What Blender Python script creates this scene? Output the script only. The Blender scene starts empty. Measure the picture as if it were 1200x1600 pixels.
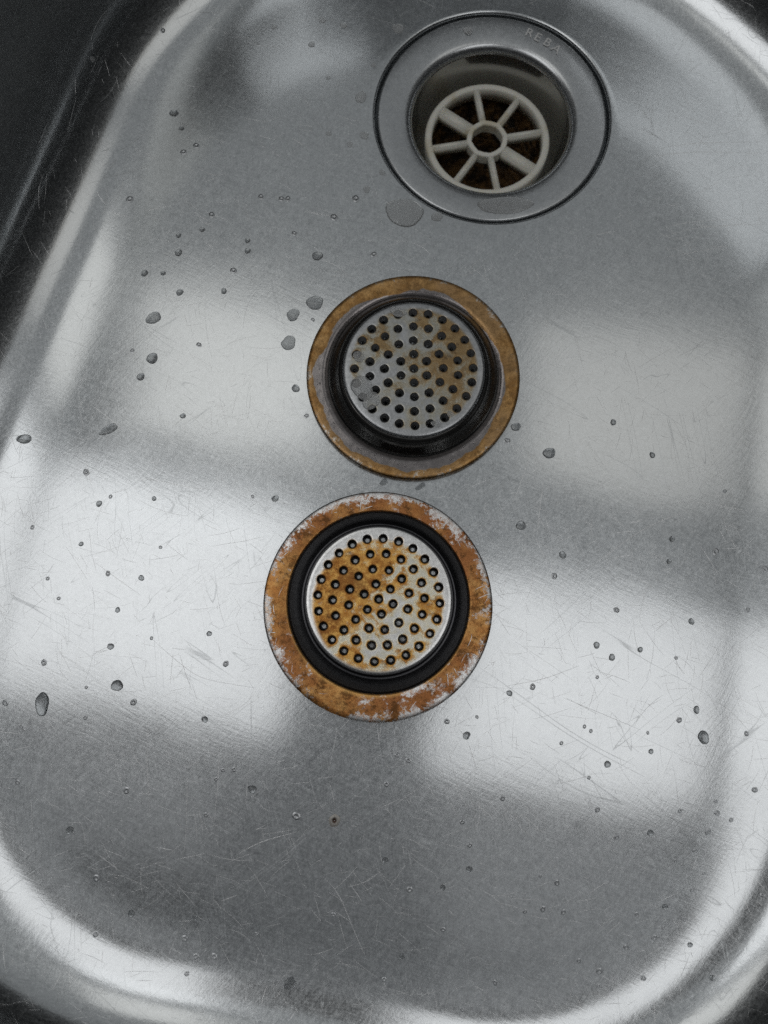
import bpy, bmesh, math, random
from mathutils import Vector, Matrix
from mathutils.bvhtree import BVHTree

random.seed(11)
sc = bpy.context.scene
C = sc.collection
R = math.radians
H = 0.24                       # camera height above the sink floor, metres
TILT = R(10.0)                 # camera leans a little towards the drain
YAW = R(-10.0)                 # the sink is turned a little in the picture

# ------------------------------------------------------------------ camera
cam_d = bpy.data.cameras.new('camera')
cam = bpy.data.objects.new('camera', cam_d)
C.objects.link(cam)
cam.location = (0, 0, H)
cam.rotation_euler = (TILT, 0, 0)
cam_d.sensor_fit = 'VERTICAL'
cam_d.sensor_height = 36.0
cam_d.lens = 26.0
cam_d.clip_start = 0.005
cam_d.clip_end = 50
cam_d.dof.use_dof = True
cam_d.dof.focus_distance = 0.24
cam_d.dof.aperture_fstop = 9.0
sc.camera = cam

# ------------------------------------------------------------------ light
w = bpy.data.worlds.new('World')
sc.world = w
w.use_nodes = True
bg = w.node_tree.nodes['Background']
bg.inputs[0].default_value = (0.92, 0.97, 1.0, 1)
bg.inputs[1].default_value = 0.008

LAMP_H = 1.0                    # window lamps sit this far above the sink floor
def sink_xy(x, y):              # sink frame (in camera heights) -> world
    c, s = math.cos(YAW), math.sin(YAW)
    return ((x*c - y*s)*H, (x*s + y*c)*H)

def lamp(name, x0, x1, y0, y1, L, col=(1, 1, 1), h=LAMP_H):
    """rectangular lamp whose mirror image in the floor covers x0..x1, y0..y1"""
    k = 1 + h/H
    wx, wy = (x1-x0)*k*H, (y1-y0)*k*H
    d = bpy.data.lights.new(name, 'AREA')
    d.shape = 'RECTANGLE'
    d.size, d.size_y = wx, wy
    d.energy = L*math.pi*wx*wy
    d.color = col
    o = bpy.data.objects.new(name, d)
    C.objects.link(o)
    X, Y = sink_xy((x0+x1)/2*k, (y0+y1)/2*k)
    o.location = (X, Y, h)
    o.rotation_euler = (0, 0, YAW)
    return o
lamp('window_pane_lamp', -0.64, -0.12, -0.145, 0.16, 1.2, (1.0, 1.0, 1.0))
lamp('window_pane_lamp', 0.09, 0.455, -0.15, 0.11, 1.16, (1.0, 1.0, 1.0))
lamp('window_pane_lamp', -0.42, -0.12, 0.23, 0.45, 0.74, (1.0, 0.985, 0.94))
lamp('window_pane_lamp', 0.14, 0.44, 0.26, 0.50, 0.46, (1.0, 0.97, 0.91))
lamp('overhead_fill_lamp', -0.47, 0.47, 0.10, 1.06, 0.215, (0.94, 0.98, 1.0), 1.6)  # broad fill standing in for light off the unseen ceiling
lamp('overhead_fill_lamp', -0.50, -0.16, -0.34, -0.19, 0.20, (0.96, 0.98, 1.0), 1.6)  # added fill, lifts the lower floor at left
lamp('overhead_fill_lamp', 0.12, 0.46, -0.38, -0.19, 0.22, (0.96, 0.98, 1.0), 1.6)  # added fill, the same at right
lamp('overhead_fill_lamp', -0.45, 0.45, -0.62, -0.39, 0.11, (0.94, 0.97, 1.0), 1.6)  # added fill along the near edge of the floor
lamp('overhead_fill_lamp', -0.155, 0.115, -0.385, -0.10, 0.12, (0.94, 0.97, 1.0), 1.6)  # added fill for the dark strip down the middle

vs = sc.view_settings
vs.view_transform = 'Standard'
vs.look = 'None'
vs.exposure = 0.27
vs.gamma = 1.0
sc.render.engine = 'CYCLES'
sc.cycles.use_denoising = False
sc.cycles.max_bounces = 14
sc.cycles.glossy_bounces = 8
sc.cycles.transmission_bounces = 10
sc.cycles.sample_clamp_indirect = 4.0
sc.cycles.caustics_reflective = True
sc.cycles.caustics_refractive = True

# ------------------------------------------------------------------ helpers
F_PX = 1155.0
def pix_dir(px, py):
    u, v = (px-600)/F_PX, (800-py)/F_PX
    return Vector((u, v*math.cos(TILT)+math.sin(TILT), v*math.sin(TILT)-math.cos(TILT)))
def floor_point(px, py, z=0.0):
    """point of the level plane z that the photograph shows at (px, py)"""
    d = pix_dir(px, py)
    t = (H-z)/-d.z
    return Vector((d.x*t, d.y*t, z))

def mesh_obj(name, verts, faces, mat, parent=None, smooth=True, loc=None):
    me = bpy.data.meshes.new(name)
    me.from_pydata(verts, [], faces)
    me.update()
    if smooth:
        me.polygons.foreach_set('use_smooth', [True]*len(me.polygons))
    if mat:
        me.materials.append(mat)
    o = bpy.data.objects.new(name, me)
    C.objects.link(o)
    if parent:
        o.parent = parent
    if loc is not None:
        o.location = loc
    return o
def bm_obj(name, bm, mat, parent=None, smooth=True):
    me = bpy.data.meshes.new(name)
    bm.to_mesh(me)
    bm.free()
    if smooth:
        me.polygons.foreach_set('use_smooth', [True]*len(me.polygons))
    me.materials.append(mat)
    o = bpy.data.objects.new(name, me)
    C.objects.link(o)
    if parent:
        o.parent = parent
    return o
def empty(name, loc, rz=0):
    o = bpy.data.objects.new(name, None)
    o.empty_display_size = 0.01
    C.objects.link(o)
    o.location = loc
    o.rotation_euler = (0, 0, rz)
    return o
def tag(o, label=None, cat=None, group=None, kind=None):
    if label: o['label'] = label
    if cat: o['category'] = cat
    if group: o['group'] = group
    if kind: o['kind'] = kind
    return o
def lathe(name, prof, mat, parent=None, n=160, closed=False, smooth=True):
    """prof: (radius, z, off_x, off_y) rings"""
    V, Fc = [], []
    for p in prof:
        r, z = p[0], p[1]
        ox, oy = (p[2], p[3]) if len(p) > 2 else (0, 0)
        for i in range(n):
            a = 2*math.pi*i/n
            V.append((ox+r*math.cos(a), oy+r*math.sin(a), z))
    m = len(prof)
    for k in range(m if closed else m-1):
        k2 = (k+1) % m
        for i in range(n):
            j = (i+1) % n
            Fc.append((k*n+i, k*n+j, k2*n+j, k2*n+i))
    return mesh_obj(name, V, Fc, mat, parent, smooth)
def arc(cr, cz, rad, a0, a1, n):
    return [(cr+rad*math.cos(R(a0+(a1-a0)*i/n)), cz+rad*math.sin(R(a0+(a1-a0)*i/n))) for i in range(n+1)]

# ------------------------------------------------------------------ node helpers
class NT:
    def __init__(self, name):
        self.m = bpy.data.materials.new(name)
        self.m.use_nodes = True
        self.t = self.m.node_tree
        self.t.nodes.clear()
        self.out = self.t.nodes.new('ShaderNodeOutputMaterial')
    def n(self, typ, **kw):
        nd = self.t.nodes.new(typ)
        for k, v in kw.items():
            setattr(nd, k, v)
        return nd
    def put(self, sock, v):
        if hasattr(v, 'is_output'):
            self.t.links.new(v, sock)
        elif isinstance(v, (tuple, list)) and sock.type == 'RGBA' and len(v) == 3:
            sock.default_value = (*v, 1)
        else:
            sock.default_value = v
    def math(self, op, a, b=0.0, c=0.0, clamp=False):
        nd = self.n('ShaderNodeMath', operation=op, use_clamp=clamp)
        for s, v in zip(nd.inputs, (a, b, c)):
            self.put(s, v)
        return nd.outputs[0]
    def add(self, a, b): return self.math('ADD', a, b)
    def sub(self, a, b): return self.math('SUBTRACT', a, b)
    def mul(self, a, b): return self.math('MULTIPLY', a, b)
    def step(self, x, lo, hi, a=0.0, b=1.0):
        nd = self.n('ShaderNodeMapRange', interpolation_type='SMOOTHSTEP')
        for s, v in zip(nd.inputs, (x, lo, hi, a, b)):
            self.put(s, v)
        return nd.outputs[0]
    def obj(self):
        return self.n('ShaderNodeTexCoord').outputs['Object']
    def mapping(self, vec, rot=0.0, scale=(1, 1, 1), loc=(0, 0, 0)):
        nd = self.n('ShaderNodeMapping', vector_type='TEXTURE')      # turn first, then stretch
        self.put(nd.inputs[0], vec)
        nd.inputs[1].default_value = tuple(-0.01*q if scale != (1, 1, 1) else -q for q in loc)
        nd.inputs[2].default_value = (0, 0, rot)
        nd.inputs[3].default_value = tuple(1.0/q for q in scale)
        return nd.outputs[0]
    def noise(self, vec, scale, detail=2.0, rough=0.5, dist=0.0, col=False):
        nd = self.n('ShaderNodeTexNoise')
        self.put(nd.inputs['Vector'], vec)
        nd.inputs['Scale'].default_value = scale
        nd.inputs['Detail'].default_value = detail
        nd.inputs['Roughness'].default_value = rough
        nd.inputs['Distortion'].default_value = dist
        return nd.outputs['Color' if col else 'Fac']
    def vadd(self, a, b, k=1.0):
        s = self.n('ShaderNodeVectorMath', operation='MULTIPLY_ADD')
        self.put(s.inputs[0], b)
        s.inputs[1].default_value = (k, k, k)
        self.put(s.inputs[2], a)
        return s.outputs[0]
    def xyz(self, v):
        nd = self.n('ShaderNodeSeparateXYZ')
        self.put(nd.inputs[0], v)
        return nd.outputs
    def radius(self, v):
        x, y, z = self.xyz(v)
        return self.math('SQRT', self.add(self.mul(x, x), self.mul(y, y)))
    def mix(self, f, a, b):
        nd = self.n('ShaderNodeMix', data_type='RGBA')
        self.put(nd.inputs[0], f)
        self.put(nd.inputs[6], a)
        self.put(nd.inputs[7], b)
        return nd.outputs[2]
    def fmix(self, f, a, b):
        nd = self.n('ShaderNodeMix', data_type='FLOAT')
        self.put(nd.inputs[0], f)
        self.put(nd.inputs[2], a)
        self.put(nd.inputs[3], b)
        return nd.outputs[0]
    def bump(self, h, normal=None, strength=1.0):
        nd = self.n('ShaderNodeBump')
        nd.inputs['Strength'].default_value = strength
        nd.inputs['Distance'].default_value = 1.0
        self.put(nd.inputs['Height'], h)
        if normal is not None:
            self.put(nd.inputs['Normal'], normal)
        return nd.outputs[0]
    def bsdf(self, **kw):
        nd = self.n('ShaderNodeBsdfPrincipled')
        for k, v in kw.items():
            self.put(nd.inputs[k.replace('_', ' ')], v)
        return nd.outputs[0]
    def mixs(self, f, a, b):
        nd = self.n('ShaderNodeMixShader')
        self.put(nd.inputs[0], f)
        self.put(nd.inputs[1], a)
        self.put(nd.inputs[2], b)
        return nd.outputs[0]
    def done(self, s):
        self.t.links.new(s, self.out.inputs[0])
        return self.m

def fibres(T, co, scale, ratio=10.0, rots=(0.35, 1.5, 2.45), warp=0.0012):
    """short scouring marks lying in several directions: sum of stretched noises"""
    wv = T.vadd(co, T.noise(co, 60.0, 0.0, col=True), warp*4)
    acc = None
    for k, r in enumerate(rots):
        m = T.mapping(wv, r, (scale, scale/ratio, scale), (k*7.3, k*3.1, 0))
        f = T.noise(m, 1.0, 1.0, 0.6)
        acc = f if acc is None else T.add(acc, f)
    return T.mul(acc, 1.0/len(rots))

def steel(name, tint=(0.60, 0.62, 0.63), r1=0.15, r2=0.38, mixw=0.31, wav=1.0, grain=1.0):
    T = NT(name)
    co = T.obj()
    fine = fibres(T, co, 2500.0, 9.0, (0.35, 1.45, 2.5))
    mid = fibres(T, co, 950.0, 14.0, (1.25, 2.7))
    big = T.noise(co, 14.0, 1.0, 0.5)
    blotch = T.noise(co, 45.0, 3.0, 0.6)
    warp = T.vadd(co, T.noise(co, 18.0, 0.0, col=True), 0.008)
    # hair lines: thin sections through stretched noise
    hair = None
    for k, (r, s) in enumerate(((0.3, 260.0), (1.2, 240.0), (2.4, 300.0))):
        m = T.mapping(warp, r, (s, s/60.0, s), (k*11.0, k*5.0, 0))
        nz = T.noise(m, 1.0, 0.0, 0.4)
        d = T.math('ABSOLUTE', T.sub(nz, 0.5))
        l = T.step(d, 0.0, 0.010, 1.0, 0.0)
        seg = T.step(T.noise(T.mapping(co, r, (90, 25, 90), (k*3.0, 1.0, 0)), 1.0, 0.0), 0.55, 0.66)
        l = T.mul(l, seg)
        hair = l if hair is None else T.math('MAXIMUM', hair, l)
    h = T.add(T.mul(fine, 1.1e-5*grain), T.mul(mid, 1.3e-5*grain))
    h = T.add(h, T.mul(big, 7.0e-4*wav))
    nrm = T.bump(h)
    val = T.add(T.mul(T.sub(fine, 0.5), 2.1*grain), T.mul(T.sub(mid, 0.5), 0.4*grain))
    val = T.add(val, T.mul(T.sub(blotch, 0.5), 0.10))
    f = T.math('ADD', 0.5, val, clamp=True)
    col = T.mix(f, tuple(c*0.70 for c in tint), tuple(min(1, c*1.22) for c in tint))
    ra = T.add(r1, T.mul(T.sub(blotch, 0.5), 0.10))
    a = T.bsdf(Base_Color=col, Metallic=1.0, Roughness=ra, Normal=nrm)
    b = T.bsdf(Base_Color=col, Metallic=1.0, Roughness=r2, Normal=nrm)
    fac = T.add(T.add(mixw, T.mul(hair, 0.48*grain)), T.mul(T.sub(mid, 0.5), 0.4*grain))
    fac = T.math('ADD', fac, T.mul(T.sub(fine, 0.5), 1.3*grain), clamp=True)
    return T.done(T.mixs(fac, a, b))

M = {}
M['sink'] = steel('scoured_steel')
M['flange'] = steel('flange_steel', (0.55, 0.565, 0.575), 0.22, 0.45, 0.40, 0.3, 0.8)
M['cup'] = steel('polished_steel', (0.38, 0.38, 0.37), 0.10, 0.35, 0.25, 0.0, 0.05)
M['wall'] = steel('near_black_steel', (0.075, 0.075, 0.08), 0.22, 0.4, 0.3, 0.3, 0.3)  # even near-black tint over the whole basket wall
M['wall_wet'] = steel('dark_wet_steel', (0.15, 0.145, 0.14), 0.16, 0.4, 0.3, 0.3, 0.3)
def plain(name, col, rough, metal=0.0, **kw):
    T = NT(name)
    return T.done(T.bsdf(Base_Color=col, Roughness=rough, Metallic=metal, **kw))
M['scratch'] = plain('bright_scratch', (0.74, 0.74, 0.74), 0.34, 1.0)
M['letter'] = plain('stamped_mark', (0.85, 0.85, 0.84), 0.5, 0.3)
M['pit'] = plain('pitted_steel', (0.38, 0.39, 0.40), 0.30, 1.0)
def water_mat():
    T = NT('water')
    return T.done(T.bsdf(Base_Color=(0.93, 0.95, 0.96), Roughness=0.02, IOR=1.333, Transmission_Weight=1.0))
M['water'] = water_mat()
def tinted_water(name, tint, shade, k):
    T = NT(name)
    a = T.bsdf(Base_Color=tint, Roughness=0.03, IOR=1.333, Transmission_Weight=1.0)
    b = T.bsdf(Base_Color=shade, Roughness=0.05, IOR=1.333)
    return T.done(T.mixs(k, a, b))
M['tinted_water'] = tinted_water('tinted_water', (0.70, 0.72, 0.73), (0.36, 0.365, 0.37), 0.25)  # grey tint stands in for the reflection the drops bend away
M['pale_water'] = tinted_water('limy_water', (0.95, 0.96, 0.96), (0.75, 0.76, 0.76), 0.35)

def rim_rust(name, rusts, bare, r_in, r_out, wear, seed, stain=None, stain_r=0.0, dist=0.2, dk=0.8):
    """rusted flange: brown oxide with bare steel where it has been rubbed, most on the outer edge"""
    T = NT(name)
    co0 = T.obj()
    co = T.mapping(co0, 0.0, (1, 1, 1), (seed, seed*0.7, 0))
    rad = T.radius(co0)
    t = T.math('DIVIDE', T.sub(rad, r_in), r_out-r_in)
    n1 = T.noise(co, 130.0, 9.0, 0.72, dist)
    n2 = T.noise(co, 45.0, 3.0, 0.6)
    n3 = T.noise(co, 900.0, 3.0, 0.7)
    n4 = T.noise(co, 260.0, 6.0, 0.7)
    edge = T.step(t, 0.42, 1.02, 0.0, 0.21)
    v = T.add(T.add(n1, edge), T.mul(T.sub(n2, 0.5), 0.55))
    v = T.add(v, T.add(T.mul(T.sub(n3, 0.5), 0.55), T.mul(T.sub(n4, 0.5), 0.45)))
    worn = T.step(v, wear-0.02, wear+0.10)
    c = T.mix(T.step(n4, 0.38, 0.62), rusts[0], rusts[1])
    c = T.mix(T.step(n2, 0.42, 0.62), c, rusts[2])
    c = T.mix(T.step(n3, 0.42, 0.72, 0.0, 0.5), c, tuple(x*0.5 for x in rusts[2]))
    dark = T.step(T.noise(co, 230.0, 8.0, 0.82), 0.48, 0.60)
    spk = T.step(T.noise(co, 520.0, 5.0, 0.8), 0.49, 0.57)
    c = T.mix(T.mul(dark, dk), c, tuple(x*0.20 for x in rusts[0]))
    c = T.mix(T.step(t, 0.0, 0.16, 0.45, 0.0), c, tuple(min(1, x*1.5) for x in rusts[1]))
    met = T.fmix(worn, 0.8, 1.0)
    rgh = T.fmix(worn, T.add(0.27, T.mul(n4, 0.2)), 0.34)
    if stain:
        gx, gy, gz = T.xyz(co0)
        lim = T.add(stain_r, T.mul(T.sub(T.noise(co, 55.0, 4.0, 0.55), 0.5), 1.1))
        lim = T.sub(lim, T.mul(T.add(T.mul(gx, 0.7), gy), 0.20/RIM_R))
        s = T.step(T.sub(lim, t), -0.02, 0.03)
        ring = T.mul(T.step(T.sub(lim, t), -0.13, 0.0), T.sub(1.0, s))
        c = T.mix(T.mul(ring, 0.55), c, tuple(x*0.35 for x in rusts[1]))
        sc_ = T.mix(T.step(n4, 0.35, 0.7), stain, tuple(x*1.5 for x in stain))
        c = T.mix(s, c, sc_)
        worn = T.mul(worn, T.sub(1.0, s))
        met = T.fmix(s, met, 0.85)
        rgh = T.fmix(s, rgh, 0.20)
    worn = T.mul(worn, T.sub(1.0, T.mul(spk, T.step(v, wear+0.02, wear+0.30, 0.9, 0.25))))
    bc = T.mix(T.step(n2, 0.35, 0.65), tuple(x*0.68 for x in bare), bare)
    c = T.mix(worn, c, bc)
    h = T.add(T.mul(n4, 1.5e-4), T.mul(n3, 2.0e-5))
    h = T.sub(h, T.mul(worn, 3.0e-5))
    return T.done(T.bsdf(Base_Color=c, Metallic=met, Roughness=rgh, Normal=T.bump(h, strength=0.6)))

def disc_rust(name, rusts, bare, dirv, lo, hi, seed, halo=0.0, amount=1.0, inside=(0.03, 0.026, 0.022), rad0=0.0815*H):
    """perforated plate: steel with rust spreading from one side and round the holes"""
    T = NT(name)
    co0 = T.obj()
    co = T.mapping(co0, 0.0, (1, 1, 1), (seed, seed*0.6, 0))
    x, y, z = T.xyz(co0)
    g = T.add(T.mul(x, dirv[0]/(0.08*H)), T.mul(y, dirv[1]/(0.08*H)))
    n1 = T.noise(co, 120.0, 8.0, 0.68, 0.5)
    n2 = T.noise(co, 420.0, 6.0, 0.72)
    n3 = T.noise(co, 60.0, 3.0, 0.5)
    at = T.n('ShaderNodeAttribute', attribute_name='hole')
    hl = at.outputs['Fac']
    rr = T.radius(co0)
    rim_fade = T.step(rr, rad0*1.02, rad0*1.10, 1.0, 0.0)
    v = T.add(T.mul(g, 0.17), T.add(T.mul(T.sub(n1, 0.5), 1.5), T.mul(T.sub(n3, 0.5), 0.7)))
    v = T.add(v, T.mul(T.math('MINIMUM', hl, 1.0), halo))
    rust = T.mul(T.mul(T.step(v, lo, hi), rim_fade), amount)
    tarn = T.mul(T.mul(T.step(v, lo-0.24, hi-0.08), rim_fade), amount)
    rust2 = T.step(T.add(v, T.mul(T.sub(n2, 0.5), 0.8)), hi+0.05, hi+0.42)
    c = T.mix(T.step(n2, 0.36, 0.64), rusts[1], rusts[0])
    spot = T.step(T.noise(co, 260.0, 7.0, 0.78), 0.54, 0.66)
    c = T.mix(T.mul(rust2, 0.6), c, rusts[2])
    c = T.mix(T.mul(spot, 0.75), c, tuple(q*0.45 for q in rusts[2]))
    fine = fibres(T, co0, 1500.0, 8.0)
    bc = T.mix(T.step(fine, 0.38, 0.62), tuple(q*0.78 for q in bare), bare)
    yell = tuple(b*k for b, k in zip(bare, (0.80, 0.72, 0.46)))
    bc = T.mix(T.mul(tarn, 0.75), bc, yell)
    hs = T.mul(T.step(hl, 0.2, 0.9), T.step(n1, 0.40, 0.60))
    bc = T.mix(T.mul(hs, halo*2.0), bc, tuple(q*1.1 for q in rusts[1]))
    c = T.mix(rust, bc, c)
    c = T.mix(T.step(hl, 1.1, 2.4), c, inside)     # shade down the holes painted in; inverted plate gets grey
    met = T.fmix(rust, 1.0, 0.8)
    rgh = T.fmix(rust, 0.32, T.add(0.34, T.mul(n2, 0.2)))
    h = T.add(T.mul(T.mul(n2, rust), 1.6e-4), T.mul(fine, 1.2e-5))
    return T.done(T.bsdf(Base_Color=c, Metallic=met, Roughness=rgh, Normal=T.bump(h, strength=0.7)))

RIM_R, RIM_IN, DISC_R, HOLE_RING, HOLE_R = 0.150*H, 0.1165*H, 0.0985*H, 0.0815*H, 0.0055*H
DEPTH = 0.025*H
rust_a = ((0.50, 0.215, 0.06), (0.74, 0.40, 0.135), (0.40, 0.16, 0.055))
M['rim_up'] = rim_rust('scratched_rust', rust_a, (0.82, 0.81, 0.80), RIM_IN, RIM_R, 0.625, 3.1)
rust_b = ((0.34, 0.175, 0.055), (0.62, 0.37, 0.145), (0.44, 0.27, 0.125))
M['rim_down'] = rim_rust('wet_rust', rust_b, (0.62, 0.58, 0.52), RIM_IN, RIM_R, 0.77, 8.4, (0.215, 0.198, 0.195), 0.46, dk=0.4)
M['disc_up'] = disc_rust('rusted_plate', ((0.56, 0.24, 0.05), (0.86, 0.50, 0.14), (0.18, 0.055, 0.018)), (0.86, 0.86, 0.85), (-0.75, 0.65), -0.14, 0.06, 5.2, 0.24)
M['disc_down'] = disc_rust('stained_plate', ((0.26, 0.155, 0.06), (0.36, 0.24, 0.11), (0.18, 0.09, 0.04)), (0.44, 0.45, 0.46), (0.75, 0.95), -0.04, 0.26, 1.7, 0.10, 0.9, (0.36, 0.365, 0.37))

# ------------------------------------------------------------------ sink basin
X0, X1, Y0, Y1 = -0.488*H, 0.448*H, -0.362*H, 0.99*H       # level floor of the basin, sink frame
CR0 = 0.285*H                                             # corner radius of the level floor
NL = 400
def rrect(out, rad_extra=0.0):
    """rounded rectangle grown by out, as NL points spread evenly by angle of travel"""
    x0, x1, y0, y1 = X0-out, X1+out, Y0-out, Y1+out
    r = CR0+out
    pts = []
    segs = [('l', (x1, y0+r), (x1, y1-r)), ('a', (x1-r, y1-r), 0), ('l', (x1-r, y1), (x0+r, y1)), ('a', (x0+r, y1-r), 90),
            ('l', (x0, y1-r), (x0, y0+r)), ('a', (x0+r, y0+r), 180), ('l', (x0+r, y0), (x1-r, y0)), ('a', (x1-r, y0+r), 270)]
    ns = {0: 40, 1: 40, 2: 140, 3: 36, 4: 40, 5: 36, 6: 32, 7: 36}
    for k, s in enumerate(segs):
        n = ns[k]
        for i in range(n):
            t = i/n
            if s[0] == 'l':
                pts.append((s[1][0]+(s[2][0]-s[1][0])*t, s[1][1]+(s[2][1]-s[1][1])*t))
            else:
                a = R(s[2]+90*t)
                pts.append((s[1][0]+r*math.cos(a), s[1][1]+r*math.sin(a)))
    # the left side leans in towards the drain end
    mid = 0.05*H
    pts = [(x+max(0, (mid-x)/(mid-X0))*0.10*max(0, y-0.08*H), y) for x, y in pts]
    # and the far side falls back a little to the right of the drain
    return [(x, y-0.25*max(0, x-0.13*H)*max(0, y-0.5*H)/(0.5*H)) for x, y in pts]
drain_w = floor_point(769, 179)
DR = Vector((drain_w.x, drain_w.y))
cY, sY = math.cos(-YAW), math.sin(-YAW)
drain_s = (DR.x*cY-DR.y*sY, DR.x*sY+DR.y*cY)            # drain centre in the sink's own frame
R_FL = 0.1745*H
R_REC = 0.1783*H
sv, sf = [], []
loops = []
floor_loop = rrect(0)
# recess round the drain: groove bottom, wall, rounded lip, then out to the floor's edge
rec = [(R_REC-0.0030, -0.0050), (R_REC-0.0002, -0.0050), (R_REC, -0.0028)]
rec += [(R_REC+0.0011-0.0011*math.cos(R(a)), -0.0011+0.0011*math.sin(R(a))) for a in (0, 18, 36, 54, 72, 90)]
rec = [rec[0], rec[1], rec[2]] + rec[3:]
ang = [math.atan2(p[1]-drain_s[1], p[0]-drain_s[0]) for p in floor_loop]
for r, z in rec:
    loops.append([(drain_s[0]+r*math.cos(a), drain_s[1]+r*math.sin(a), z) for a in ang])
r_last = rec[-1][0]
for t in (0.06, 0.15, 0.3, 0.45, 0.6, 0.75, 0.9, 1.0):
    loops.append([(drain_s[0]+r_last*math.cos(a)*(1-t)+(p[0]-drain_s[0])*t,
                   drain_s[1]+r_last*math.sin(a)*(1-t)+(p[1]-drain_s[1])*t, 0.0) for p, a in zip(floor_loop, ang)])
DRAFT = 86.0
top_z = 0.086
# floor sweeps up into the wall: slope grows slowly at first, then faster
NSWEEP, POW, OUT = 40, 1.8, 0.178*H
steps = [(math.cos(R(DRAFT*((k+0.5)/NSWEEP)**POW)), math.sin(R(DRAFT*((k+0.5)/NSWEEP)**POW))) for k in range(NSWEEP)]
ds = OUT/sum(c for c, q in steps)
o1 = z1 = 0.0
for c, q in steps:
    o1 += c*ds
    z1 += q*ds
    loops.append([(p[0], p[1], z1) for p in rrect(o1)])
for t in (0.3, 0.65, 1.0):
    z = z1+(top_z-z1)*t
    loops.append([(p[0], p[1], z) for p in rrect(o1+(z-z1)/math.tan(R(DRAFT)))])
o2 = o1+(top_z-z1)/math.tan(R(DRAFT))
for i in range(1, 7):
    a = R(DRAFT-DRAFT*i/6)
    rr_ = 0.008
    loops.append([(p[0], p[1], top_z+rr_*(math.cos(a)-math.cos(R(DRAFT)))) for p in rrect(o2+rr_*(math.sin(R(DRAFT))-math.sin(a)))])
zt = loops[-1][0][2]
loops.append([(p[0], p[1], zt) for p in rrect(o2+0.008+0.045)])
loops.append([(p[0], p[1], zt-0.012) for p in rrect(o2+0.008+0.050)])
for L in loops:
    sv += L
for k in range(len(loops)-1):
    for i in range(NL):
        j = (i+1) % NL
        sf.append((k*NL+i, (k+1)*NL+i, (k+1)*NL+j, k*NL+j))
basin = mesh_obj('sink_basin', sv, sf, M['sink'])
basin.rotation_euler = (0, 0, YAW)
tag(basin, 'scratched stainless steel sink basin with rounded corners under the strainers', 'sink')
Rz = Matrix.Rotation(YAW, 4, 'Z')
bvh = BVHTree.FromPolygons([tuple(Rz @ Vector(v)) for v in sv], sf)

# ------------------------------------------------------------------ drain
drain = empty('sink_drain', (DR.x, DR.y, 0), 0)
tag(drain, 'round steel sink drain flange with white plastic grid at the top of the basin', 'drain')
R_HO = 0.1213*H
FZ = -0.0008
prof = [(R_FL-0.0002, -0.0049), (R_FL, FZ-0.0006), (R_FL-0.0003, FZ-0.0001), (R_FL-0.0008, FZ)]
prof += [(R_HO+0.009, FZ-0.0001), (R_HO+0.0045, FZ-0.0004)]
lip = 0.0030
prof += [(R_HO+lip*(1-math.sin(R(a)))*1.2, FZ-0.0006-lip*(1-math.cos(R(a)))) for a in (10, 25, 40, 55, 70, 85)]
lathe('flange', prof, M['flange'], drain, 192)
G_Z = -0.0130
cup = [(R_HO+0.0001, FZ-0.0036)]
for k in range(1, 25):
    a = R(90*k/24)
    cup.append((0.0226+(R_HO-0.0226)*math.cos(a)**0.6, -0.0042-0.0138*math.sin(a)**1.5))
cup.append((0.0224, -0.021))
lathe('cup', cup, M['cup'], drain, 160)
def gunk():
    T = NT('drain_slime')
    co = T.obj()
    n = T.noise(co, 160.0, 6.0, 0.7)
    c = T.mix(T.step(n, 0.42, 0.66), (0.014, 0.009, 0.005), (0.30, 0.165, 0.06))
    return T.done(T.bsdf(Base_Color=c, Roughness=0.35, Normal=T.bump(T.mul(n, 0.004))))
M['gunk'] = gunk()
pipe_prof = [(0.0224, -0.0205), (0.0222, -0.028), (0.0205, -0.031), (0.0195, -0.040), (0.0185, -0.055), (0.0001, -0.0552)]
lathe('waste_pipe', pipe_prof, M['gunk'], drain, 96)
def plastic():
    T = NT('cream_plastic')
    co = T.obj()
    n = T.noise(co, 90.0, 5.0, 0.65)
    c = T.mix(T.step(n, 0.50, 0.75), (0.90, 0.88, 0.79), (0.72, 0.64, 0.46))
    return T.done(T.bsdf(Base_Color=c, Roughness=0.42, Subsurface_Weight=0.15, Subsurface_Radius=(0.002, 0.0015, 0.001), Subsurface_Scale=1.0,
                         Normal=T.bump(T.mul(T.noise(co, 500.0, 3.0), 8e-5))))
M['plastic'] = plastic()
grate = lathe('plastic_grate', [(0.0238, G_Z-0.0055), (0.0238, G_Z-0.0006), (0.0232, G_Z), (0.0216, G_Z), (0.0211, G_Z-0.0006), (0.0210, G_Z-0.0055)], M['plastic'], drain, 128, True)
grate['label'] = 'cream plastic wheel shaped grid inside the drain'
hv, hf = [], []
for rr_, zz in ((0.0081, G_Z-0.0042), (0.0081, G_Z-0.0004), (0.0078, G_Z), (0.0063, G_Z), (0.0060, G_Z-0.0004), (0.0060, G_Z-0.0042)):
    for i in range(16):
        a = 2*math.pi*(i)/16+R(9.5)
        f = 1.0 if i % 2 == 0 else 0.96
        hv.append((rr_*f*math.cos(a), rr_*f*math.sin(a), zz))
for k in range(6):
    for i in range(16):
        hf.append((k*16+i, k*16+(i+1) % 16, ((k+1) % 6)*16+(i+1) % 16, ((k+1) % 6)*16+i))
mesh_obj('hub', hv, hf, M['plastic'], grate, False)
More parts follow.
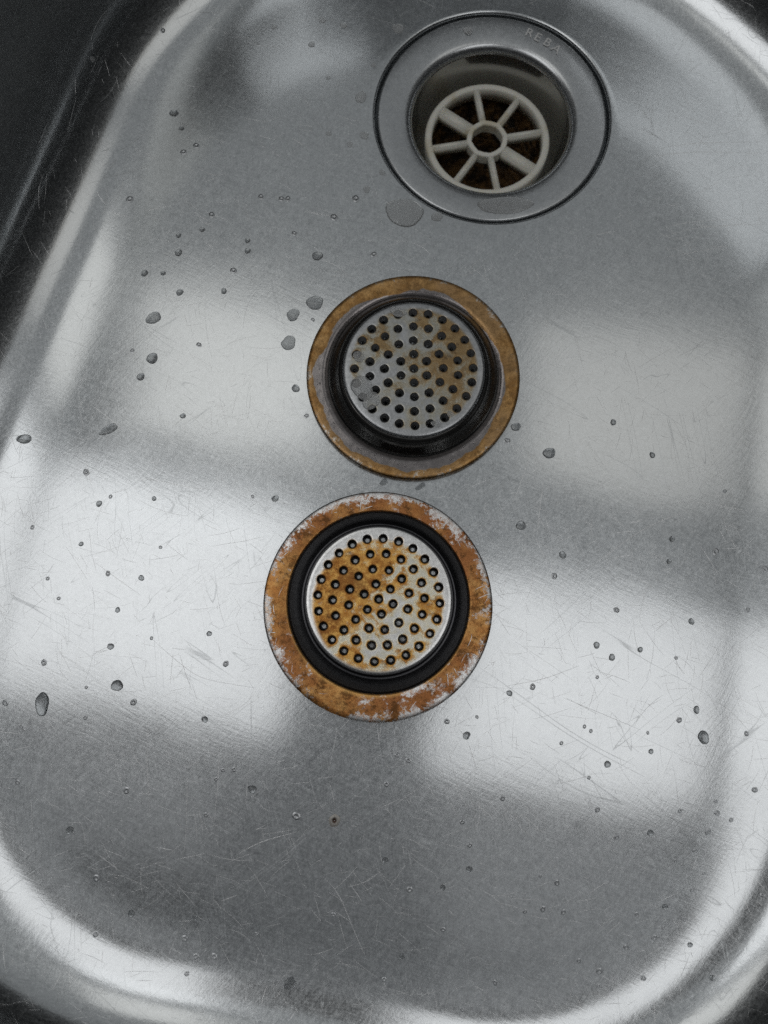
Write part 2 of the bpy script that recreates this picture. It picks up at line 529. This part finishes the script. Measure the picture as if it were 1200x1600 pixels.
def bar(name, a, r0, r1, wd, z0, z1, mat, parent):
    bm = bmesh.new()
    bmesh.ops.create_cube(bm, size=1.0)
    for v in bm.verts:
        v.co = Vector(((v.co.x+0.5)*(r1-r0)+r0, v.co.y*wd, (v.co.z+0.5)*(z1-z0)+z0))
    bmesh.ops.bevel(bm, geom=list(bm.edges), offset=0.00035, segments=2, affect='EDGES')
    bmesh.ops.rotate(bm, verts=list(bm.verts), cent=(0, 0, 0), matrix=Matrix.Rotation(a, 3, 'Z'))
    return bm_obj(name, bm, mat, parent)
for k in range(8):
    ang_ = R(9.5+45*k)
    wide = k in (3, 7)
    bar('spoke', ang_, 0.0074, 0.0217, 0.0043 if wide else 0.0021, G_Z-0.0045, G_Z-0.0003-0.0002*(k % 2), M['plastic'], grate)
# stamped letters on the flange, set along the arc
for ch, pxy in zip('REBA', ((827, 52), (840, 59), (855, 67), (869, 77))):
    cu = bpy.data.curves.new('letter', 'FONT')
    cu.body = ch
    cu.size = 0.0050
    cu.align_x = 'CENTER'; cu.align_y = 'CENTER'
    cu.extrude = 0.00002
    to = bpy.data.objects.new('letter', cu)
    C.objects.link(to)
    dg = bpy.context.evaluated_depsgraph_get()
    me = bpy.data.meshes.new_from_object(to.evaluated_get(dg))
    bpy.data.objects.remove(to)
    me.materials.clear()
    me.materials.append(M['letter'])
    lo = bpy.data.objects.new('letter', me)
    C.objects.link(lo)
    lo.parent = drain
    p = floor_point(pxy[0], pxy[1], FZ)
    q = Vector((p.x-DR.x, p.y-DR.y))
    lo.location = (q.x, q.y, FZ+0.00002)
    lo.rotation_euler = (0, 0, math.atan2(q.y, q.x)-math.pi/2)

# ------------------------------------------------------------------ strainers
def hole_plate(name, mat, parent, rot, z, bot, ox, oy, rims):
    """disc with 61 round holes in rings of 1, 6, 12, 18, 24; each hole has a pressed edge"""
    bm = bmesh.new()
    lay = bm.verts.layers.float.new('hole')
    NS = 20
    edges = []
    def ring(cx, cy, r, zz, n, val, ph=0.0):
        vs_ = []
        for i in range(n):
            a = 2*math.pi*i/n+ph
            v = bm.verts.new((cx+r*math.cos(a), cy+r*math.sin(a), zz))
            v[lay] = val
            vs_.append(v)
        return vs_
    def bridge(a, b):
        n = len(a)
        for i in range(n):
            bm.faces.new((a[i], a[(i+1) % n], b[(i+1) % n], b[i]))
    cents = [(0, 0)]
    for k in range(1, 5):
        for i in range(6*k):
            a = rot+2*math.pi*i/(6*k)
            rr_ = HOLE_RING*k/4
            cents.append((rr_*math.cos(a), rr_*math.sin(a)))
    th = 0.0007
    for cx, cy in cents:
        jx, jy = random.uniform(-1, 1)*0.00008, random.uniform(-1, 1)*0.00008
        cx, cy = cx+ox+jx, cy+oy+jy
        r = HOLE_R*random.uniform(0.96, 1.04)
        low = ring(cx, cy, r*bot, z-0.0026, NS, 3.0)  # added funnel, shaped to set how dark the hole looks
        r0 = ring(cx, cy, r*0.96, z-0.00030, NS, 2.2)
        r1 = ring(cx, cy, r*1.06, z-0.00006, NS, 1.0)
        r2 = ring(cx, cy, r*1.28, z+0.00001, NS, 0.55)
        r3 = ring(cx, cy, r*1.58, z, NS, 0.0)
        for a_, b_ in ((low, r0), (r0, r1), (r1, r2), (r2, r3)):
            bridge(a_, b_)
        for i in range(NS):
            edges.append(bm.edges.get((r3[i], r3[(i+1) % NS])))
    NO = 120
    prev = ring(ox, oy, rims[0][0], z+rims[0][1], NO, 0.0)
    for i in range(NO):
        edges.append(bm.edges.get((prev[i], prev[(i+1) % NO])) or bm.edges.new((prev[i], prev[(i+1) % NO])))
    bmesh.ops.triangle_fill(bm, edges=edges, use_beauty=True, use_dissolve=False)
    for r, dz in rims[1:]:
        cur = ring(ox, oy, r, z+dz, NO, 0.0)
        bridge(prev, cur)
        prev = cur
    bmesh.ops.recalc_face_normals(bm, faces=bm.faces)
    up = sum(f.normal.z*f.calc_area() for f in bm.faces)
    if up < 0:
        bmesh.ops.reverse_faces(bm, faces=bm.faces)
    return bm_obj(name, bm, mat, parent)

MM = 0.001
# --- right side up, nearer the viewer: basket goes down, plate rests on the sink floor
pu = floor_point(590.5, 944, DEPTH)
su = empty('sink_strainer', (pu.x, pu.y, 0.0), 0)
tag(su, 'rusty sink strainer lying right side up with scratched orange rim nearest the viewer', 'strainer', 'rusty sink strainers')
dxu, dyu = 0.25*MM, 1.75*MM                      # plate sits a little off the rim's centre
th = 0.0006
zr = DEPTH+0.0004
top = [(RIM_R-0.0001, zr-0.0005), (RIM_R, zr-0.0002), (RIM_R-0.0005, zr), (RIM_R*0.96, zr+0.0001), (RIM_R*0.88, zr), (RIM_IN+0.0012, zr-0.00005), (RIM_IN+0.0006, zr-0.0002)]
under = [(RIM_IN+0.0006, zr-0.0009), (RIM_R*0.9, zr-0.0007), (RIM_R-0.0002, zr-0.0008)]
def offs(prof, a, b):
    """slide rings from the rim's centre to the plate's as the radius shrinks"""
    out = []
    for r, z in prof:
        t = min(1, max(0, (RIM_R-r)/(RIM_R-DISC_R)))
        out.append((r, z, a*t, b*t))
    return out
rim_o = lathe('rim', offs(top+under, dxu, dyu), M['rim_up'], su, 200, True)
wall_prof = [(RIM_IN+0.0007, zr-0.00016), (RIM_IN+0.0003, zr-0.0004), (RIM_IN, zr-0.0010), (RIM_IN-0.0008, zr-0.0024), (RIM_IN-0.0020, zr-0.0040),
             (RIM_IN-0.0030, zr-0.0050), (RIM_IN-0.0036, zr-0.0054), (DISC_R+0.0004, zr-0.0047), (DISC_R-0.0002, zr-0.0037)]
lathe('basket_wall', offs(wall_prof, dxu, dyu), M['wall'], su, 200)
zp = 0.0031
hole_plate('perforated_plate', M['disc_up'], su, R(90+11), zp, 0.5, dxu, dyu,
           [(HOLE_RING*1.125, 0), (DISC_R*0.965, 0.00005), (DISC_R*0.985, -0.0001), (DISC_R, -0.0004), (DISC_R+0.0001, -0.0007)])

# --- upside down, towards the drain: rim on the floor, plate on top
pd = floor_point(645.5, 586, 0.0022)
sd = empty('sink_strainer', (pd.x, pd.y, 0.0), 0)
tag(sd, 'rusty sink strainer lying upside down with wet brown rim between drain and other strainer', 'strainer', 'rusty sink strainers')
zb = 0.0021
top = [(RIM_R-0.0002, zb-0.0002), (RIM_R, zb+0.0001), (RIM_R-0.0004, zb+0.0005), (RIM_R*0.96, zb+0.0005), (RIM_R*0.86, zb+0.0003), (RIM_IN+0.0004, zb+0.0004)]
under = [(RIM_IN+0.0004, zb-0.0001), (RIM_R*0.86, zb-0.0002), (RIM_R*0.96, zb-0.0001)]
lathe('rim', top+under, M['rim_down'], sd, 200, True)
zd = zb+0.0064
wall_prof = [(RIM_IN+0.0008, zb+0.00035), (RIM_IN+0.0003, zb+0.0007), (RIM_IN-0.0003, zb+0.0014), (RIM_IN-0.0015, zb+0.0032), (RIM_IN-0.0026, zb+0.0046),
             (RIM_IN-0.0030, zb+0.0050), (DISC_R+0.0004, zb+0.0056), (DISC_R+0.0001, zd-0.0007)]
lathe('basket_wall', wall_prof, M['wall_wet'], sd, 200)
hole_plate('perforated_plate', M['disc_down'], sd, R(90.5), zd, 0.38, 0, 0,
           [(HOLE_RING*1.12, 0), (DISC_R*0.95, -0.00005), (DISC_R*0.975, -0.00012), (DISC_R*0.99, -0.00035), (DISC_R, -0.0008)])

# scratches cut through the rust of the upright rim, real slivers of bare metal
def ribbon(V, Fc, pts, hw, hh):
    """narrow tent-shaped ridge along pts (Vectors)"""
    b = len(V)
    n = len(pts)
    for i, p in enumerate(pts):
        d = (pts[min(i+1, n-1)]-pts[max(i-1, 0)])
        s = Vector((-d.y, d.x, 0))
        if s.length < 1e-12: s = Vector((1, 0, 0))
        s.normalize()
        k = hw*(0.15+0.85*math.sin(math.pi*(i+0.3)/(n-0.4)))
        V += [tuple(p-s*k), tuple(p+Vector((0, 0, hh))), tuple(p+s*k)]
    for i in range(n-1):
        a = b+3*i
        Fc += [(a, a+1, a+4, a+3), (a+1, a+2, a+5, a+4)]
V, Fc = [], []
for i in range(48):
    a = random.uniform(0, 2*math.pi)
    r = random.uniform(RIM_IN+0.002, RIM_R-0.001)
    p = Vector((r*math.cos(a), r*math.sin(a), zr+0.00012))
    th_ = a+random.choice((0, 1.57))+random.gauss(0, 0.6)
    L = random.uniform(0.0008, 0.0042)
    cv = random.uniform(-180, 180)
    pts = [p]
    for k in range(6):
        th_ += cv*L/6
        q = pts[-1]+Vector((math.cos(th_), math.sin(th_), 0))*L/6
        if not (RIM_IN+0.002 < q.length < RIM_R-0.0004+0.006): break
        if math.hypot(q.x, q.y) > RIM_R-0.0006 or math.hypot(q.x, q.y) < RIM_IN+0.0016: break
        pts.append(q)
    if len(pts) > 2:
        ribbon(V, Fc, pts, random.uniform(0.00004, 0.00010), 0.00001)
o = mesh_obj('scratches', V, Fc, M['scratch'], su)
o['kind'] = 'stuff'

# ------------------------------------------------------------------ scratches in the sink floor
def on_sink(px, py):
    d = pix_dir(px, py).normalized()
    h = bvh.ray_cast(cam.location, d)
    return h[0], h[1]
def keep_out(x, y, m=0.002):
    return (math.hypot(x-DR.x, y-DR.y) < R_REC+0.003+m or math.hypot(x-pd.x, y-pd.y) < RIM_R+m)
inv = Rz.inverted()
long_marks = [
    [(225, 748), (262, 754), (300, 762), (340, 765)], [(790, 1072), (850, 1060), (905, 1040)],
    [(870, 915), (930, 880), (1000, 830), (1055, 805), (1120, 780)], [(1020, 790), (1090, 785), (1150, 795), (1195, 803)],
    [(1030, 232), (1090, 224), (1190, 222)], [(1005, 248), (1080, 238), (1195, 240)], [(1020, 375), (1080, 358), (1140, 352), (1198, 351)],
    [(1025, 405), (1090, 393), (1140, 384)], [(916, 372), (940, 365), (964, 361)], [(1030, 358), (1075, 348), (1165, 341)],
    [(150, 880), (185, 905), (220, 930)], [(236, 997), (280, 1035), (320, 1060), (400, 1075)], [(231, 1120), (230, 1180), (232, 1240), (236, 1290)],
    [(343, 1165), (340, 1230), (334, 1290)], [(293, 1200), (291, 1290), (287, 1340)], [(835, 690), (815, 750), (800, 790)], [(850, 745), (843, 800), (838, 850)],
    [(370, 1335), (410, 1315), (470, 1298)], [(345, 1408), (372, 1398)], [(505, 1370), (530, 1400), (560, 1470), (572, 1495)], [(545, 1378), (560, 1400), (566, 1410)],
    [(270, 1022), (268, 1048), (266, 1070)], [(281, 1022), (290, 1052), (300, 1078)], [(838, 845), (855, 855), (868, 860)],
    [(1115, 1095), (1140, 1110), (1170, 1142)], [(880, 1090), (940, 1115), (1000, 1140)], [(1055, 1028), (1062, 1045), (1070, 1053)], [(592, 1425), (588, 1450), (584, 1470)],
    [(730, 1158), (738, 1180), (744, 1200)], [(718, 1140), (728, 1152)], [(754, 1265), (760, 1278)]]
def spline(pts, n):
    out = []
    m = len(pts)
    for i in range(n):
        t = i/(n-1)*(m-1)
        k = min(int(t), m-2)
        f = t-k
        p0, p1, p2, p3 = pts[max(k-1, 0)], pts[k], pts[k+1], pts[min(k+2, m-1)]
        out.append(tuple(0.5*((2*b)+(-a+c)*f+(2*a-5*b+4*c-d)*f*f+(-a+3*b-3*c+d)*f**3) for a, b, c, d in zip(p0, p1, p2, p3)))
    return out
for pl in long_marks:
    pts = []
    for q in spline(pl, 14):
        p, nn = on_sink(*q)
        if p is not None:
            pts.append(inv @ (p+nn*0.00001))
    V, Fc = [], []
    ribbon(V, Fc, pts, 0.00007, 0.000018)
    mesh_obj('scratch', V, Fc, M['scratch'], basin)
V, Fc = [], []
tries = 0
nsc = 0
while nsc < 4200 and tries < 22000:
    tries += 1
    px, py = random.uniform(-40, 1240), random.uniform(-20, 1640)
    p, nn = on_sink(px, py)
    if p is None or nn.z < 0.35 or p.z > 0.05 or keep_out(p.x, p.y): continue
    th_ = random.choice((R(95), R(70), R(25), R(150), R(5)))+random.gauss(0, 0.3)
    L = abs(random.gauss(0, 1))*30+8
    cv = random.gauss(0, 0.006)
    q = (px, py)
    pts = []
    n = 5 if L < 40 else 9
    ok = True
    for k in range(n):
        pp, n2 = on_sink(*q)
        if pp is None or keep_out(pp.x, pp.y): break
        pts.append(inv @ (pp+n2*0.000012))
        th_ += cv*L/n
        q = (q[0]+math.cos(th_)*L/n, q[1]+math.sin(th_)*L/n)
    if len(pts) > 2:
        ribbon(V, Fc, pts, random.uniform(0.00002, 0.00006), random.uniform(0.000008, 0.00002)*random.choice((1, 1, -0.4)))
        nsc += 1
o = mesh_obj('scratches', V, Fc, M['scratch'], basin)
o['kind'] = 'stuff'

# ------------------------------------------------------------------ pits and water droplets
def frame_at(p, nn):
    z = nn.normalized()
    x = Vector((1, 0, 0)); x = (x-z*x.dot(z)).normalized()
    return Matrix.Translation(p) @ Matrix((x, z.cross(x), z)).transposed().to_4x4()
PX = H*1.0/F_PX                                       # metres per photograph pixel straight below the camera
def px_size(p):
    return (p-cam.location).dot(pix_dir(600, 800).normalized())/F_PX
# pit: a shallow crater with a pushed-up edge
pv, pf = [], []
NP = 16
for r, z in ((0.0, -0.10), (0.35, -0.06), (0.65, 0.04), (0.9, 0.20), (1.15, 0.12), (1.6, 0.0)):
    for i in range(NP):
        a = 2*math.pi*i/NP
        k = 1+0.10*math.sin(2*a+1)+0.06*math.sin(5*a)
        pv.append((r*k*math.cos(a), r*k*math.sin(a), z+0.11))
for k in range(5):
    for i in range(NP):
        j = (i+1) % NP
        pf.append((k*NP+i, k*NP+j, (k+1)*NP+j, (k+1)*NP+i))
pit0 = mesh_obj('pit', pv, pf, M['pit'])
pit_mesh = pit0.data
bpy.data.objects.remove(pit0)
def pit(px, py, r):
    p, nn = on_sink(px, py)
    if p is None: return
    o = bpy.data.objects.new('pit', pit_mesh)
    C.objects.link(o)
    o.parent = basin
    s = r*px_size(p)
    o.matrix_local = inv @ frame_at(p-nn*0.00002, nn) @ Matrix.Rotation(random.uniform(0, 6.28), 4, 'Z') @ Matrix.Diagonal((s, s, s*0.8, 1))
pits = [(365, 423, 3.2), (311, 539, 2.6), (207, 548, 2.2), (479, 650, 2.4), (489, 500, 2), (203, 312, 3.5), (331, 336, 3), (792, 689, 3.2), (866, 900, 3), (1118, 862, 3.4), (1195, 889, 3.2), (1132, 768, 2),
        (963, 953, 2.8), (1056, 1028, 1.8), (832, 1073, 3), (933, 1058, 1.8), (1061, 1125, 2.8), (913, 1135, 1.9), (923, 1142, 1.9), (1166, 1146, 2.4), (1179, 1234, 2.8), (1168, 953, 2.3), (877, 1161, 2), (933, 1265, 2.6),
        (1062, 1267, 2.1), (1120, 1270, 2.8), (1118, 1252, 2), (1142, 1281, 2.2), (69, 1035, 3), (209, 1097, 3.3), (9, 1098, 3), (135, 1074, 1.7), (134, 1121, 2.2), (353, 1037, 3), (237, 997, 1.8), (34, 1135, 2), (37, 1141, 1.6), (92, 935, 2),
        (198, 1235, 3.2), (28, 1222, 2.4), (338, 1217, 2.1), (75, 904, 2), (698, 1127, 2.8), (745, 1120, 1.8), (785, 1247, 2.6), (870, 1379, 2.8), (844, 1369, 1.6), (135, 738, 3.2), (173, 776, 2), (51, 824, 2.2), (251, 855, 1.8), (169, 896, 2.6),
        (395, 776, 1.8), (963, 1308, 2.4), (1106, 1300, 3), (1086, 1329, 2.4), (995, 1429, 2.5), (1022, 1465, 3.1), (978, 1480, 2.8), (936, 1517, 3.2), (1005, 1528, 2.6), (1068, 1436, 2.4), (1036, 1449, 1.7), (955, 1545, 1.7), (1191, 1398, 2.2), (1081, 1390, 1.9),
        (880, 1425, 2.6), (904, 1501, 2.2), (463, 1275, 4), (335, 1494, 3), (401, 1459, 1.8), (306, 1494, 3), (521, 1429, 2.4), (150, 1459, 3), (289, 1466, 3.1), (151, 1372, 3.3), (292, 1521, 2.4), (307, 228, 3), (287, 238, 3), (254, 48, 2.5), (522, 340, 3.6),
        (556, 311, 3.6), (584, 398, 3), (440, 311, 2.8), (450, 311, 2.8), (408, 308, 2.8), (460, 365, 2.5), (604, 1225, 2.6), (366, 1202, 2.2), (349, 1203, 2.2), (322, 1273, 2.2), (1055, 1345, 1.9), (734, 1320, 2.4), (722, 1284, 2.4), (692, 1452, 2.6), (640, 1390, 3), (848, 1420, 2.8),
        (722, 1577, 2.2), (773, 1535, 2.6), (600, 1530, 2.4), (1066, 1352, 1.8), (620, 1180, 2.0), (638, 1188, 2.6), (920, 1215, 1.8), (1012, 1145, 1.6), (1100, 1365, 1.8), (820, 1424, 2), (935, 1540, 1.6)]
for q in pits:
    pit(*q)
rp, rn = on_sink(522.5, 1282)
T = NT('rusty_pit')
co_ = T.obj()
M['rustpit'] = T.done(T.bsdf(Base_Color=T.mix(T.step(T.radius(co_), 0.3, 0.95), (0.05, 0.016, 0.004), (0.42, 0.40, 0.37)), Metallic=0.6, Roughness=0.45))
me2 = pit_mesh.copy()
me2.materials.clear(); me2.materials.append(M['rustpit'])
o = bpy.data.objects.new('pit', me2)
C.objects.link(o); o.parent = basin
s = 6.5*px_size(rp)
o.matrix_local = inv @ frame_at(rp-rn*0.00002, rn) @ Matrix.Diagonal((s*0.8, s, s*0.6, 1))
o['label'] = 'brown rust pit in the steel floor'

def dome_mesh(seed, flat=0.22, n=26, m=7, blob=0.07, mat='tinted_water'):
    """spherical-cap drop with an uneven outline, foot sunk a hair below the surface"""
    rnd = random.Random(seed)
    ph = [rnd.uniform(0, 6.28) for _ in range(4)]
    def outl(a):
        return 1+blob*math.sin(2*a+ph[0])+blob*0.6*math.sin(3*a+ph[1])+blob*0.35*math.sin(5*a+ph[2])
    v = [(0, 0, flat)]
    f = []
    for k in range(1, m+1):
        t = k/m
        z = flat*(1-t**2.6)
        for i in range(n):
            a = 2*math.pi*i/n
            q = 1+(outl(a)-1)*t
            v.append((t*q*math.cos(a), t*q*math.sin(a), z))
    for i in range(n):
        a = 2*math.pi*i/n
        v.append((outl(a)*math.cos(a), outl(a)*math.sin(a), -0.12))
    v.append((0, 0, -0.12))
    for i in range(n):
        f.append((0, 1+i, 1+(i+1) % n))
    for k in range(m):
        for i in range(n):
            b = 1+k*n
            f.append((b+i, b+n+i, b+n+(i+1) % n, b+(i+1) % n))
    last = 1+m*n
    for i in range(n):
        f.append((len(v)-1, last+(i+1) % n, last+i))
    me = bpy.data.meshes.new('water_droplet')
    me.from_pydata(v, [], f)
    me.update()
    me.polygons.foreach_set('use_smooth', [True]*len(me.polygons))
    me.materials.append(M[mat])
    return me
domes = [dome_mesh(i) for i in range(6)]
flats = [dome_mesh(20+i, 0.05, 36, 8, 0.09) for i in range(4)]
pales = [dome_mesh(40+i, 0.05, 36, 8, 0.07, 'pale_water') for i in range(4)]
def droplet(px, py, rx, ry, rot, label, group, mesh, hit=None):
    p, nn = hit if hit else on_sink(px, py)
    o = bpy.data.objects.new('water_droplet', mesh)
    C.objects.link(o)
    k = px_size(p)
    o.matrix_world = frame_at(p, nn) @ Matrix.Rotation(rot, 4, 'Z') @ Matrix.Diagonal((rx*k, ry*k, math.sqrt(rx*ry)*k, 1))
    tag(o, label, 'droplet', group)
    return o
own = [  # px, py, rx, ry, rotation, flat?, label
    (38, 686, 12.5, 7, 0, 0, 'dark oval water droplet beside the left wall of the sink'),
    (170, 671, 14, 7.5, 25, 1, 'slanted oval water droplet on the floor near the left wall'),
    (66, 1100, 11, 18, 8, 0, 'largest upright oval water droplet at the lower left edge of the floor'),
    (183, 1071, 9, 9, 0, 0, 'large round droplet right of the big oval droplet at lower left'),
    (173, 1010, 5.2, 5.2, 0, 0, 'small black droplet just above the large round one at lower left'),
    (240, 497, 11.5, 10, 20, 1, 'upper of two wide flat droplets left of the upside down strainer'),
    (238, 560, 9.2, 8.6, 0, 0, 'lower of two wide flat droplets left of the upside down strainer'),
    (458, 492, 10, 10, 0, 1, 'middle droplet of three close to the upside down strainer rim'),
    (451, 536, 11.5, 11.5, 0, 1, 'lowest droplet of three close to the upside down strainer rim'),
    (492, 473, 12, 13, -20, 1, 'topmost droplet of three close to the upside down strainer rim'),
    (496, 400, 8, 8, 0, 0, 'droplet with black speck above the upside down strainer'),
    (1099, 1152, 9, 10, 0, 0, 'biggest round dark droplet on the right side of the floor'),
    (1088, 1109, 5, 6, 0, 0, 'small dark droplet just above the biggest right hand droplet'),
    (858, 708, 9.5, 9, 0, 0, 'round droplet to the lower right of the upside down strainer'),
    (806, 667, 8, 6.5, 0, 0, 'droplet touching the lower right of the wet brown rim'),
    (814, 821, 7.5, 7.5, 0, 0, 'round droplet to the upper right of the upright strainer'),
    (600, 753, 7.5, 5, 20, 1, 'left of two ragged droplets between the two strainers'),
    (657, 760, 8.5, 4.5, 30, 1, 'right of two ragged droplets between the two strainers'),
    (632, 332, 31, 23, 0, 1, 'widest flat water patch with a speck below left of drain'),
    (683, 339, 9, 8, 0, 1, 'small flat droplet beside the widest water patch'),
    (453, 1536, 11.5, 8.5, 35, 1, 'oval droplet on the bottom fillet of the sink'),
    (272, 177, 7, 6.5, 0, 0, 'round droplet at the upper left corner of the floor'),
    (622, 45, 9.5, 8.5, 0, 1, 'pale round droplet at upper left of the drain flange'),
    (564, 152, 8.5, 11, 0, 1, 'pale oval droplet left of the drain flange'),
    (569, 212, 7, 7, 0, 1, 'pale round droplet below the oval one left of drain'),
    (430, 779, 5.5, 5.2, 0, 0, 'dark droplet to the upper left of the upright strainer'),
    (729, 1149, 6, 6, 0, 0, 'dark droplet to the lower right of the upright strainer'),
    (1016, 1301, 5, 5, 0, 0, 'dark droplet with bright lower edge at lower right of floor')]
for k, (px, py, rx, ry, rt, fl, lab) in enumerate(own):
    droplet(px, py, rx, ry, R(rt), lab, 'water droplets on the sink floor', pales[k % 4] if ('pale' in lab or 'patch' in lab) else flats[k % 4] if fl else domes[k % 6])
small = [
    ('small round droplets left of the upside down strainer', [(316, 359, 4.6), (279, 368, 4.2), (279, 395, 6), (226, 427, 5.6), (255, 427, 4), (281, 457, 5.5), (350, 455, 5), (387, 376, 4.6), (387, 392, 5), (220, 589, 6), (462, 607, 6.2), (286, 650, 4.6), (284, 201, 4)]),
    ('small round droplets right of the two strainers', [(958, 660, 4.8), (1019, 711, 4.8), (879, 867, 5.5), (1050, 842, 4.8), (1045, 877, 4)]),
    ('small dark droplets on bright floor at right', [(1080, 971, 4.8), (932, 1008, 5.3), (956, 1027, 5.3), (1000, 1015, 4.4), (796, 1083, 4.5), (1017, 1174, 4.2), (949, 1194, 5.1)]),
    ('small dark droplets left of the upright strainer', [(221, 903, 4.6), (184, 953, 4.2), (320, 1124, 5), (327, 990, 4.1), (155, 787, 4.9), (241, 779, 3.8), (127, 850, 4)]),
    ('small droplets along the dark bottom edge', [(394, 1233, 6.2), (109, 1297, 6), (733, 1358, 5), (692, 1387, 4.6), (1039, 1417, 4.5), (1078, 1476, 3.8), (1113, 1528, 4.2), (205, 1427, 5), (305, 1433, 4.4), (602, 1344, 4.6), (628, 1494, 4.6)]),
    ('small pale droplets left of the drain', [(504, 32, 5.5), (537, 40, 5.8), (487, 70, 5.2), (547, 226, 4.8), (514, 209, 4.3), (597, 270, 4.8), (573, 296, 5.6), (145, 93, 4.5), (428, 43, 4.0), (584, 102, 3.8), (513, 122, 3.6)])]
k = 0
ORD = ['leftmost', 'second from left', 'third from left', 'fourth from left', 'fifth from left', 'sixth from left', 'seventh from left', 'eighth from left', 'ninth from left', 'tenth from left', 'eleventh from left', 'twelfth from left', 'thirteenth from left']
for lab, lst in small:
    for i, (px, py, r) in enumerate(sorted(lst)):
        k += 1
        droplet(px, py, r, r*random.uniform(0.9, 1.08), random.uniform(0, 6.28), ORD[i]+' of the '+lab, lab, domes[k % 6] if 'pale' not in lab else pales[k % 4])
up = Vector((0, 0, 1))
droplet(0, 0, 7.2, 7.2, 0, 'pale droplet on the upper part of the drain flange', 'water droplets on the flange', pales[0], (floor_point(731, 48, FZ), up))
droplet(0, 0, 46, 15, R(4), 'long flat water film on the lower part of the drain flange', 'water droplets on the flange', pales[2], (floor_point(790, 321, FZ-0.0001), up))
zq = zd
for px, py, rx, ry, rt, lab in ((566, 606, 16, 21, 15, 'grey water film over the left of the raised perforated plate'), (580, 626, 15, 13, 40, 'lower lobe of water film on left of the raised plate'), (561, 557, 10, 9, 0, 'upper left water film patch on the raised plate'),
                                (682, 662, 8, 6, 0, 'tiny flat droplet at the bottom edge of the raised plate'), (704, 647, 5.5, 5, 0, 'tiny flat droplet at the lower right of the raised plate'), (622, 487, 14, 8, -10, 'flat water film near the top of the raised plate')):
    droplet(0, 0, rx, ry, R(rt), lab, 'water films on the raised plate', pales[(rx) % 4 if isinstance(rx, int) else 1], (floor_point(px, py, zq), up))
# fine spray beads on the wet brown rim: too small to tell apart singly
V, Fc = [], []
for i in range(150):
    a = random.gauss(R(-95), R(48))
    r = random.uniform(RIM_IN+0.0010, RIM_IN+0.0045)
    s = random.choice((0.00012, 0.00016, 0.0002, 0.00028))*random.uniform(0.8, 1.3)
    c0 = Vector((r*math.cos(a), r*math.sin(a), zb+0.00036))
    b = len(V)
    V.append(tuple(c0+Vector((0, 0, s*0.8))))
    for q, zz in ((0.6, 0.6), (1.0, 0.0)):
        for j in range(8):
            t = 2*math.pi*j/8
            V.append(tuple(c0+Vector((s*q*math.cos(t), s*q*math.sin(t), s*zz-0.00003))))
    for j in range(8):
        j2 = (j+1) % 8
        Fc += [(b, b+1+j, b+1+j2), (b+1+j, b+9+j, b+9+j2, b+1+j2)]
o = mesh_obj('spray_beads', V, Fc, M['water'], sd)
o['kind'] = 'stuff'
